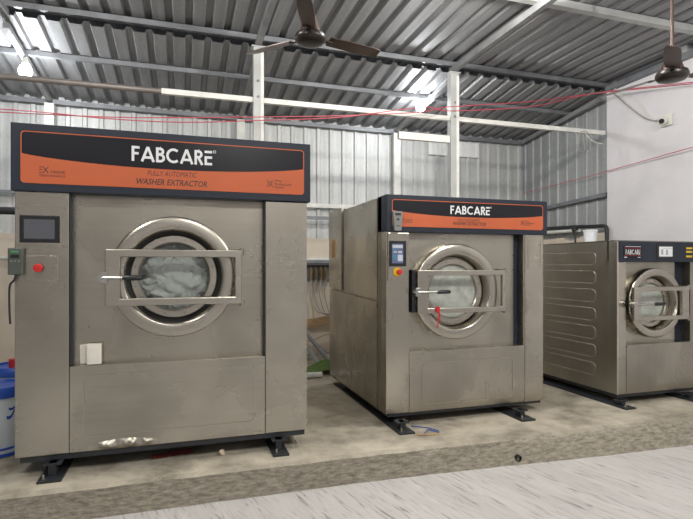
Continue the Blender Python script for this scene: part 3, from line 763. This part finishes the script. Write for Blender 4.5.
fp = MB(); panel_hole(fp, 1.76, 2.85, .79, 1.80, Y + .085, 2.225, 1.291, .285)
pan = obj('door_panel', fp, 'steel_h', w2)
screws(pan, [(1.90, 1.69), (2.66, 1.70), (2.62, 1.06), (1.85, .95), (2.75, 1.4)], Y + .085)
obj('dark_slot', MB().box(2.85, 2.90, Y + .09, Y + .12, .795, 1.80), 'navy', w2)
obj('slot_cheek', MB().box(2.897, 2.912, Y + .005, Y + .13, .80, 1.79), 'steel_v', w2)
low = obj('lower_panel', MB().box(1.781, 2.908, Y, Y + .105, .298, .800, .004), 'steel_v', w2)
obj('pressed_panel', MB().ribbon(rrect(1.90, 2.781, .354, .70, .04), .006, Y - .005, Y + .001, True), 'steel_bright', low)
screws(low, [(1.80, .318), (1.83, .318), (2.2, .315), (2.85, .312), (2.88, .312)], Y)
cp = obj('control_cover', MB().box(x0 + .014, 1.772, Y - .012, Y, 1.385, 1.778, .003), 'steel_h', col)
screws(col, [(1.59, 1.405), (1.758, 1.405), (1.59, 1.58), (1.758, 1.58)], Y - .012, .005)
obj('touchscreen', MB().box(1.597, 1.744, Y - .02, Y - .011, 1.505, 1.715, .002), 'black_plastic', col)
ui = MB(); ys, ye = Y - .0212, Y - .0198
ui.mi = 0; ui.box(1.618, 1.716, ys, ye, 1.530, 1.690)
ui.mi = 1; ui.box(1.622, 1.712, ys - .0004, ys, 1.655, 1.680).box(1.668, 1.712, ys - .0004, ys, 1.548, 1.60).box(1.63, 1.66, ys - .0004, ys, 1.618, 1.628).box(1.672, 1.705, ys - .0004, ys, 1.615, 1.630)
ui.mi = 2; ui.box(1.622, 1.665, ys - .0004, ys, 1.640, 1.650).box(1.625, 1.66, ys - .0004, ys, 1.56, 1.60)
obj('lit_display', ui, ['ui_blue', 'ui_light', 'ui_cyan'], col)
em = obj('emergency_button', MB().lathe([(.0005, -.04), (.020, -.038), (.024, -.032), (.024, -.024), (.016, -.016), (.016, 0)], (1.675, Y - .015, 1.459), 'Y', 24), 'red_plastic', col)
obj('emergency_ring', MB().lathe([(.0005, -.008), (.036, -.008), (.038, 0)], (1.668, Y - .012, 1.459), 'Y', 28), 'yellow_plastic', col)
h2 = obj('header', MB().box(x0, 3.136, Y - .015, Y + .185, 1.788, 2.092, .006), 'navy', w2)
banner(h2, 1.622, 3.087, 1.834, 2.05, Y - .015, .40, .585, .42)
brand_texts(h2, Y - .018, (2.153, 2.535, 1.948, 2.019), (2.223, 2.437, 1.888, 1.910), (2.178, 2.497, 1.855, 1.884), (1.690, 1.800, 1.862, 1.908), (2.854, 2.991, 1.865, 1.915))
door(w2, 2.225, 1.291, Y - .002, .405, (1.830, 2.668, 1.115, 1.474), 1.923, 2.637, .045, (1.818, 1.295), (1.985, 2.114), 'fog_glass', funnel_shade=False)
d2 = [c for c in w2.children if c.name.startswith('door') and c.type == 'MESH' and c.name.split('.')[0] == 'door'][0]
obj('lock_block', MB().box(1.792, 1.826, Y - .03, Y + .085, 1.125, 1.478, .003), 'black_plastic', d2)
feet(w2, [(1.594, 1.724), (2.707, 2.846)], 3.62, 5.45, .274)
blob('laundry', 2.225, Y + .29, 1.285, .265, .18, 'foam', 'sudsy pale washing filling the round glass of the middle washer', .08, 14, 7.7)

# ---------------------------------------------------------------- small washer on the right
w3 = thing('washer_extractor', (4.45, 4.55, .2), 'smallest steel washer extractor, at the right against the white wall', 'washing machine', 'washer extractors in a row')
Y = 3.80; x0, x1 = 3.90, 4.98
mb = MB().box(x1 - .01, x1, Y + .10, 5.35, .295, 1.745).box(x0 + .004, x1, 5.34, 5.35, .295, 1.745).box(x0, x1, Y + .02, 5.35, 1.743, 1.756).box(x0, x1, Y + .10, Y + .115, 1.55, 1.75)
obj('body', mb, 'steel_dark', w3)
obj('base_frame', MB().box(x0 + .01, x1 - .01, Y + .012, 5.34, .262, .295), 'black_steel', w3)
sp_ = obj('side_panel', MB().box(x0, x0 + .016, Y + .10, 5.35, .295, 1.742), 'steel_side', w3)
obj('corner_post', MB().box(x0 - .003, x0 + .017, Y - .004, Y + .098, .295, 1.742, .003), 'steel_side', w3)
for i, z in enumerate((1.52, 1.335, 1.15, .965, .78, .60, .42)):
    rr = rrect(4.06, 5.26, z, z + .125, .05)
    obj('pressed_rib', MB().tube([(x0 + .0022, a, b) for a, b in rr] + [(x0 + .0022, *rr[0])], .004, 8, False), 'steel_side', sp_)
obj('side_column', MB().box(x0 + .018, 4.008, Y, Y + .11, .295, 1.548, .003), 'steel_h', w3)
obj('side_column', MB().box(4.825, x1, Y, Y + .11, .295, 1.548, .003), 'steel_h', w3)
fp = MB(); panel_hole(fp, 4.006, 4.72, .74, 1.552, Y + .085, 4.375, 1.148, .24)
pan = obj('door_panel', fp, 'steel_h', w3)
screws(pan, [(4.06, 1.47), (4.66, 1.50), (4.66, .85)], Y + .085)
obj('dark_slot', MB().box(4.72, 4.825, Y + .088, Y + .118, .755, 1.55), 'navy', w3)
low = obj('lower_panel', MB().box(4.011, 4.86, Y - .004, Y + .105, .295, .757, .004), 'steel_v', w3)
screws(low, [(4.1, .305), (4.6, .305), (4.35, .745), (4.7, .745)], Y - .004)
h3 = obj('header', MB().box(x0 + .018, x1, Y - .015, Y + .09, 1.548, 1.745, .004), 'navy', w3)
yb = Y - .015
obj('name_plate', MB().box(3.960, 4.185, yb - .003, yb, 1.578, 1.702), 'gloss_black', h3)
for z in (1.680, 1.608): obj('red_stripe', MB().box(3.965, 4.18, yb - .004, yb - .002, z - .0012, z + .0012), 'red_plastic', h3)
mb = logo(MB(), 'FABCARE', 3.985, 4.165, 1.618, 1.666, yb - .0035, .002, gap=.14, tk=.13)
mb.box(3.98, 4.17, yb - .004, yb - .002, 1.692, 1.696).box(3.97, 4.0, yb - .004, yb - .002, 1.588, 1.597).box(4.13, 4.165, yb - .004, yb - .002, 1.590, 1.595)
obj('brand_lettering', mb, 'white_letter', h3)
obj('touchscreen', MB().box(4.367, 4.588, yb - .006, yb, 1.576, 1.722, .002), 'black_plastic', h3)
ui = MB(); ui.mi = 0; ui.box(4.395, 4.565, yb - .0075, yb - .0055, 1.602, 1.698); ui.mi = 1
ui.box(4.42, 4.445, yb - .008, yb - .0072, 1.620, 1.672).box(4.48, 4.505, yb - .008, yb - .0072, 1.618, 1.668).box(4.44, 4.56, yb - .008, yb - .0072, 1.676, 1.680)
obj('lit_display', ui, ['lcd', 'lcd_grey'], h3)
for z in (1.686, 1.650, 1.605): obj('key_label', MB().box(4.752, 4.83, yb - .004, yb, z - .009, z + .009, .001), 'yellow_plastic', h3)
door(w3, 4.38, 1.150, Y - .002, .338, (4.047, 4.744, .988, 1.310), 4.133, 4.652, .042, (4.036, 1.148), (4.25, 4.394), 'grey_glass', funnel_shade=False)
feet(w3, [(3.83, 3.95), (4.68, 4.80)], 3.63, 5.3, .264)

# ================================================================== SMALL THINGS ON THE MACHINES
hs = thing('control_handset', (-.967, 3.58, 1.45), 'dark green-grey handset stuck on the left edge of the large washer', 'handset')
obj('case', MB().box(-1.008, -.926, 3.555, 3.594, 1.452, 1.616, .008), 'handset_green', hs)
obj('display', MB().box(-.99, -.945, 3.552, 3.556, 1.555, 1.575), 'black_plastic', hs)
obj('lettering', MB().box(-.99, -.950, 3.5525, 3.556, 1.588, 1.597), 'green_print', hs)
for kx in (-.987, -.967, -.947): obj('key', MB().cyl((kx, 3.556, 1.535), (kx, 3.55, 1.535), .005, n=10), 'handset_grey', hs)
obj('cord', MB().tube(smooth_path([(-.968, 3.575, 1.455), (-.978, 3.575, 1.42), (-1.0, 3.585, 1.395), (-1.010, 3.60, 1.35), (-1.011, 3.605, 1.25), (-1.008, 3.61, 1.15)]), .006), 'dark_pipe', hs)
hs = thing('control_handset', (1.657, 3.81, 1.793), 'light grey handset fixed over the left end of the middle washer banner', 'handset')
c_ = MB(); c_.plate([(1.632, 1.795), (1.688, 1.795), (1.700, 1.945), (1.694, 1.952), (1.622, 1.952), (1.616, 1.945)], 3.80, 3.830); obj('case', c_, 'handset_grey', hs)
obj('display', MB().box(1.633, 1.682, 3.797, 3.801, 1.918, 1.936), 'black_plastic', hs)
obj('key', MB().box(1.648, 1.668, 3.797, 3.801, 1.878, 1.893), 'black_plastic', hs)
obj('lettering', MB().box(1.640, 1.676, 3.7985, 3.801, 1.830, 1.836), 'black_plastic', hs)
pk = thing('paper_packet', (-.565, 3.63, .874), 'small white folded paper packet leaning on the ledge of the large washer', 'paper')
obj('sheet', MB().plate([(-.63, .875), (-.585, .875), (-.583, 1.003), (-.632, .998)], 3.66, 3.664), 'paper', pk)
obj('box', MB().box(-.585, -.50, 3.612, 3.655, .8745, 1.006, .004), 'paper', pk)
obj('flap', MB().plate([(-.572, .90), (-.515, .90), (-.520, .975), (-.567, .975)], 3.606, 3.611), 'paper', pk)
tg = MB().box(1.990, 2.026, 3.780, 3.7915, 1.125, 1.172, .003).tube(smooth_path([(2.01, 3.786, 1.13), (2.022, 3.786, 1.10), (2.005, 3.787, 1.07), (2.012, 3.787, 1.035), (2.0, 3.786, .995)]), .005).tube(smooth_path([(2.015, 3.786, 1.13), (2.03, 3.785, 1.10), (2.02, 3.786, 1.06)]), .0045)
solo('red_ribbon', tg, 'red_plastic', 'red ribbon tied to the lower door bar of the middle washer', 'ribbon')

# on and behind the small washer
bk = thing('plastic_bucket', (4.72, 5.0, 1.757), 'small white bucket standing on top of the smallest washer', 'bucket')
obj('tub', MB().lathe([(.0005, .0005), (.062, .0005), (.080, .19), (.076, .19), (.058, .01), (.0005, .01)], (4.72, 5.0, 1.757), 'Z', 28), 'bucket_white', bk)
obj('rim', MB().lathe([(.080, .175), (.086, .178), (.086, .192), (.078, .194)], (4.72, 5.0, 1.757), 'Z', 28, True), 'bucket_white', bk)
solo('drain_hose', MB().tube(smooth_path([(5.50, 6.02, 2.085), (5.50, 5.75, 2.07), (5.50, 5.62, 2.065), (5.50, 5.56, 2.055), (5.50, 5.535, 2.02), (5.50, 5.53, 1.88), (5.50, 5.53, 1.2), (5.50, 5.53, .21)]), .026, 12), 'dark_pipe', 'black bent pipe dropping behind the smallest washer at the white wall corner', 'pipe')
solo('water_pipe', MB().tube([(5.53, 7.38, 2.13), (5.51, 6.0, 2.085)], .028, 14), 'dark_pipe', 'dark pipe running level along the side wall behind the smallest washer', 'pipe')
solo('water_pipe', MB().tube([(5.53, 7.38, 2.06), (5.51, 6.04, 2.035)], .024, 14), 'white_pipe', 'white pipe just below the dark pipe behind the smallest washer', 'pipe')
solo('supply_hose', MB().tube(smooth_path([(5.49, 6.06, 2.05), (5.35, 6.0, 2.04), (5.28, 5.9, 1.99), (5.26, 5.85, 1.90), (5.26, 5.85, .21)]), .014), 'dark_pipe', 'thin black hose dropping behind the white bucket', 'hose')

# ================================================================== BETWEEN THE FIRST TWO WASHERS
solo('water_pipe', MB().cyl((.9, 7.36, 1.53), (3.12, 7.36, 1.53), .03, n=14), 'dark_pipe', 'black pipe along the wall above the brass valves', 'pipe')
vlab = ['brass valve furthest left under the black pipe', 'second brass valve under the black pipe', 'third brass valve under the black pipe', 'brass valve furthest right, beside the middle washer']
for i, lb in enumerate(vlab):
    x = 1.80 + i * .075
    v = thing('brass_valve', (x, 7.33, 1.28), lb, 'valve', 'brass valves below the black pipe')
    obj('valve_body', MB().cyl((x, 7.33, 1.30), (x, 7.33, 1.50), .014, n=12).cyl((x, 7.33, 1.36), (x, 7.33, 1.44), .022, n=6), 'brass', v)
    obj('lever', MB().box(x - .008, x + .008, 7.29, 7.31, 1.37, 1.46), 'brass', v)
    obj('outlet', MB().cyl((x, 7.33, 1.22), (x, 7.33, 1.30), .018, n=12), 'grey_hose', v)
    solo('water_hose', MB().tube(smooth_path([(x, 7.33, 1.215), (x - .01, 7.32, 1.05), (x + .06, 7.2, .86 - .03 * i), (x + .18, 7.0, .83), (x + .30, 6.8, .86)]), .008), 'grey_cable', 'thin grey hose dropping from the ' + lb.replace(' under the black pipe', '').replace(', beside the middle washer', ''), 'hose', 'hoses from the valves')
solo('valve_board', MB().box(1.74, 2.15, 7.41, 7.459, 1.30, 1.60), 'grey_beam', 'grey board on the wall behind the brass valves', 'board')
for i in range(6):
    z = .60 + .025 * i
    cbn = MB().tube(smooth_path([(1.3, 7.38 - .012 * i, z - .04), (1.7, 7.36 - .012 * i, z), (1.95, 7.34 - .01 * i, z + .03), (2.3, 7.2, z + .13), (2.6, 7.1, z + .16)]), .010)
    solo('tan_cable', cbn, 'tan_cable', 'tan cable in the bundle sagging along the wall between the first two washers', 'cable', 'tan cables in a bundle')
solo('loose_cable', MB().tube(smooth_path([(1.5, 7.35, .45), (1.8, 7.3, .42), (2.05, 7.3, .50), (2.3, 7.25, .46)]), .008), 'tan_cable', 'single thin cable sagging below the tan cable bundle', 'cable')
solo('conduit', MB().tube(smooth_path([(1.52, 7.2, .62), (1.62, 6.9, .42), (1.69, 6.5, .25), (1.73, 6.2, .235)]), .032, 12), 'grey_hose', 'thick grey conduit slanting to the floor, left of the pair', 'conduit')
solo('conduit', MB().tube(smooth_path([(1.66, 7.3, .62), (1.78, 7.0, .42), (1.87, 6.6, .25), (1.9, 6.25, .235)]), .032, 12), 'grey_hose', 'thick grey conduit slanting to the floor, right of the pair', 'conduit')
mt = MB(); rows = []
for i in range(13):
    s = i / 12; rows.append([mt.bm.verts.new((1.36 + .7 * s, 5.93 + .3 * t, .207 + .10 * math.sin(s * 3.1) ** 2 * (1 if t else .55) + (.05 * s if t else 0))) for t in (0, .5, 1)])
for a, b in zip(rows, rows[1:]):
    for k in range(2): mt._f([a[k], b[k], b[k + 1], a[k + 1]], True)
solo('folded_mat', mt, 'mat_green', 'green sheet crumpled on the platform behind the middle washer', 'sheet')
solo('floor_pipe', MB().cyl((.9, 5.85, .235), (1.56, 5.80, .235), .033, n=14), 'white_pipe', 'white pipe lying on the platform between the first two washers', 'pipe')
struct('baseboard_back', MB().box(-6, 5.6, 7.43, 7.465, .2, .345), 'masonry')
struct('trim_2', MB().box(-6, 5.6, 7.44, 7.465, 1.605, 1.64), 'white_pipe')

# ================================================================== DRUMS AT THE LEFT
def drum(x, y, h, r, lb, tap=False, mark=False):
    d = thing('plastic_drum', (x, y, .2), lb, 'drum', 'white and blue plastic drums')
    obj('barrel', MB().lathe([(.0005, .0), (r * .96, .0), (r, .02), (r, h - .05), (r * .93, h), (.0005, h)], (x, y, .2), 'Z', 48), 'drum_white', d)
    obj('hoop', MB().lathe([(r + .001, .05), (r + .006, .053), (r + .006, .063), (r + .001, .066)], (x, y, .2), 'Z', 48, True), 'drum_blue', d)
    obj('hoop', MB().lathe([(r + .001, .004), (r + .007, .006), (r + .007, .024), (r + .001, .027)], (x, y, .2), 'Z', 48, True), 'drum_blue', d)
    obj('lid', MB().lathe([(r * .99, h - .055), (r * 1.06, h - .05), (r * 1.06, h - .005), (r * .97, h + .018), (r * .90, h + .018), (r * .86, h + .003), (.0005, h + .003)], (x, y, .2), 'Z', 48), 'drum_blue', d)
    if mark:
        mb = MB()
        for a0, a1, z0, z1, wd in ((-22, -52, .36, .32, .016), (-30, -56, .31, .26, .022), (-40, -28, .30, .37, .010)):
            P = []
            for k in range(9):
                a = R(a0 + (a1 - a0) * k / 8); z = .2 + z0 + (z1 - z0) * k / 8 + .015 * math.sin(k * .8)
                P.append((x + (r + .002) * math.cos(a), y + (r + .002) * math.sin(a), z))
            for p, q in zip(P, P[1:]): mb._f([mb.bm.verts.new(c) for c in (p, q, (q[0], q[1], q[2] + wd), (p[0], p[1], p[2] + wd))])
        obj('printed_mark', mb, 'drum_blue', d)
    if tap: obj('cap', MB().cyl((x - .005, y - .04, .2 + h + .003), (x - .005, y - .04, .2 + h + .07), .042, n=20), 'red_plastic', d)
    return d
drum(-1.25, 4.18, .455, .185, 'white plastic drum with blue lid nearest the left edge', mark=True)
drum(-1.27, 4.72, .50, .185, 'white drum with blue lid and red cap behind the nearer drum', tap=True)

# ================================================================== WIRES AND WALL CAMERA
cc = thing('security_camera', (5.56, 4.68, 3.25), 'small white security camera on the white wall', 'camera')
obj('mount', MB().box(5.535, 5.562, 4.60, 4.75, 3.20, 3.34, .004), 'camera_white', cc)
hobj = obj('housing', MB().lathe([(.0005, 0), (.048, .005), (.052, .03), (.05, .075), (.035, .105), (.0005, .11)], (0, 0, 0), 'Z', 24), 'camera_white', cc)
hq = Vector((-.85, -.42, -.28)).normalized().to_track_quat('Z', 'Y')
for v in hobj.data.vertices: v.co = hq @ (Vector(v.co) + Vector(ROOTS[cc.name])) + Vector((5.53, 4.69, 3.27)) - Vector(ROOTS[cc.name])
ln = hq @ Vector((0, 0, 1)); c0 = Vector((5.53, 4.69, 3.27))
obj('lens', MB().cyl(c0 + ln * .09, c0 + ln * .118, .034, .028, 20), 'black_plastic', cc)
solo('camera_cable', MB().tube(smooth_path([(5.545, 5.56, 3.95), (5.55, 5.22, 3.60), (5.55, 4.99, 3.39), (5.55, 4.83, 3.305), (5.55, 4.755, 3.295)]), .008), 'grey_cable', 'grey cable hanging in a curve to the security camera', 'cable')
solo('camera_cable', MB().tube(smooth_path([(5.545, 5.50, 3.94), (5.55, 5.12, 3.66), (5.55, 4.96, 3.45), (5.55, 4.86, 3.33), (5.55, 4.757, 3.315)]), .006), 'camera_white', 'thin white cable beside the grey camera cable', 'cable')
lp_ = [(5.064 + .085 * math.sin(a) + .01 * math.sin(3 * a), 5.575 - .004 * k, 3.165 + .135 * math.cos(a)) for k, a in enumerate([2 * math.pi * i / 26 for i in range(40)])]
solo('wire_loop', MB().tube(lp_, .006), 'grey_cable', 'coil of grey wire hanging from the white tube by the wall corner', 'wire')
solo('loose_wire', MB().tube(smooth_path([(5.18, 5.57, 3.30), (5.25, 5.55, 3.22), (5.36, 5.56, 3.19), (5.46, 5.57, 3.185)]), .006), 'camera_white', 'short white wire by the coil on the white tube', 'wire')
W = 'red wires strung across the hall'
solo('red_wire', MB().tube(smooth_path([(-3.6, 5.45, 2.86), (-1.6, 5.45, 2.928), (-.68, 5.45, 2.965), (.0, 5.45, 3.02), (.76, 5.45, 3.095), (1.67, 5.45, 3.19), (2.66, 5.45, 3.324), (3.05, 5.45, 3.421), (4.2, 5.45, 3.60), (5.3, 5.45, 3.824), (5.5, 4.216, 3.555)]), .0055, 6), 'red_wire', 'upper red wire crossing the whole width below the roof', 'wire', W)
solo('red_wire', MB().tube(smooth_path([(-3.6, 5.42, 2.88), (-1.6, 5.42, 2.948), (-.68, 5.42, 2.94), (.0, 5.42, 2.965), (.76, 5.42, 3.05), (1.67, 5.42, 3.165), (2.66, 5.42, 3.37), (3.05, 5.42, 3.365), (4.2, 5.42, 3.53), (5.2, 5.42, 3.80), (5.48, 4.2, 3.565)]), .0055, 6), 'red_wire', 'second red wire sagging just under the upper red wire', 'wire', W)
solo('red_wire', MB().tube([(5.574, 7.4, 2.77), (5.545, 5.9, 2.80), (5.5, 4.216, 2.862), (5.46, 2.9, 2.91)], .005, 6), 'red_wire', 'lower red wire slanting across the white wall to the back corner', 'wire', W)

# ================================================================== LITTER ON THE PLATFORM
solo('blue_string', MB().tube(smooth_path([(1.77, 3.79, .206), (1.83, 3.75, .206), (1.88, 3.70, .207), (1.92, 3.62, .206), (1.90, 3.585, .206), (1.86, 3.66, .208), (1.80, 3.60, .206), (1.78, 3.585, .206)]), .0035), 'blue_string', 'tangled blue string by the front left foot of the middle washer', 'string')
solo('tan_scrap', MB().tube(smooth_path([(1.72, 3.58, .205), (1.78, 3.565, .206), (1.84, 3.55, .205), (1.90, 3.555, .205)]), [.004] + [.007] * 23 + [.004]), 'tan_cable', 'tan scrap of cord beside the blue string', 'scrap')
rc = MB(); rows = []
for i in range(15):
    s = i / 14; rows.append([rc.bm.verts.new((-.20 + .27 * s, 3.67 + .05 * s + .06 * t, .203 + max(0, .022 * math.sin(3.1 * t) + .012 * noise.noise(Vector((s * 8, t * 4, 2)))))) for t in (0, .25, .5, .75, 1)])
for a, b in zip(rows, rows[1:]):
    for k in range(4): rc._f([a[k], b[k], b[k + 1], a[k + 1]], True)
solo('red_rag', rc, 'red_cloth', 'dull red rag lying under the largest washer', 'rag')
b = bmesh.new(); bmesh.ops.create_icosphere(b, subdivisions=3, radius=.022)
for v in b.verts: v.co = v.co * (1 + .35 * noise.noise(v.co * 60)) + Vector((.258, 3.62, .218))
solo('pebble', MB().add(b), 'stone', 'pale pebble on the platform under the largest washer', 'stone')
solo('drain_pipe', MB().lathe([(.024, 0), (.024, .06), (.019, .06), (.019, 0)], (2.425, 3.278, .05), 'Y', 24, True).disc((2.425, 3.31, .05), .020, 'Y', 24), 'black_plastic', 'black drain pipe end in the front face of the platform', 'pipe')
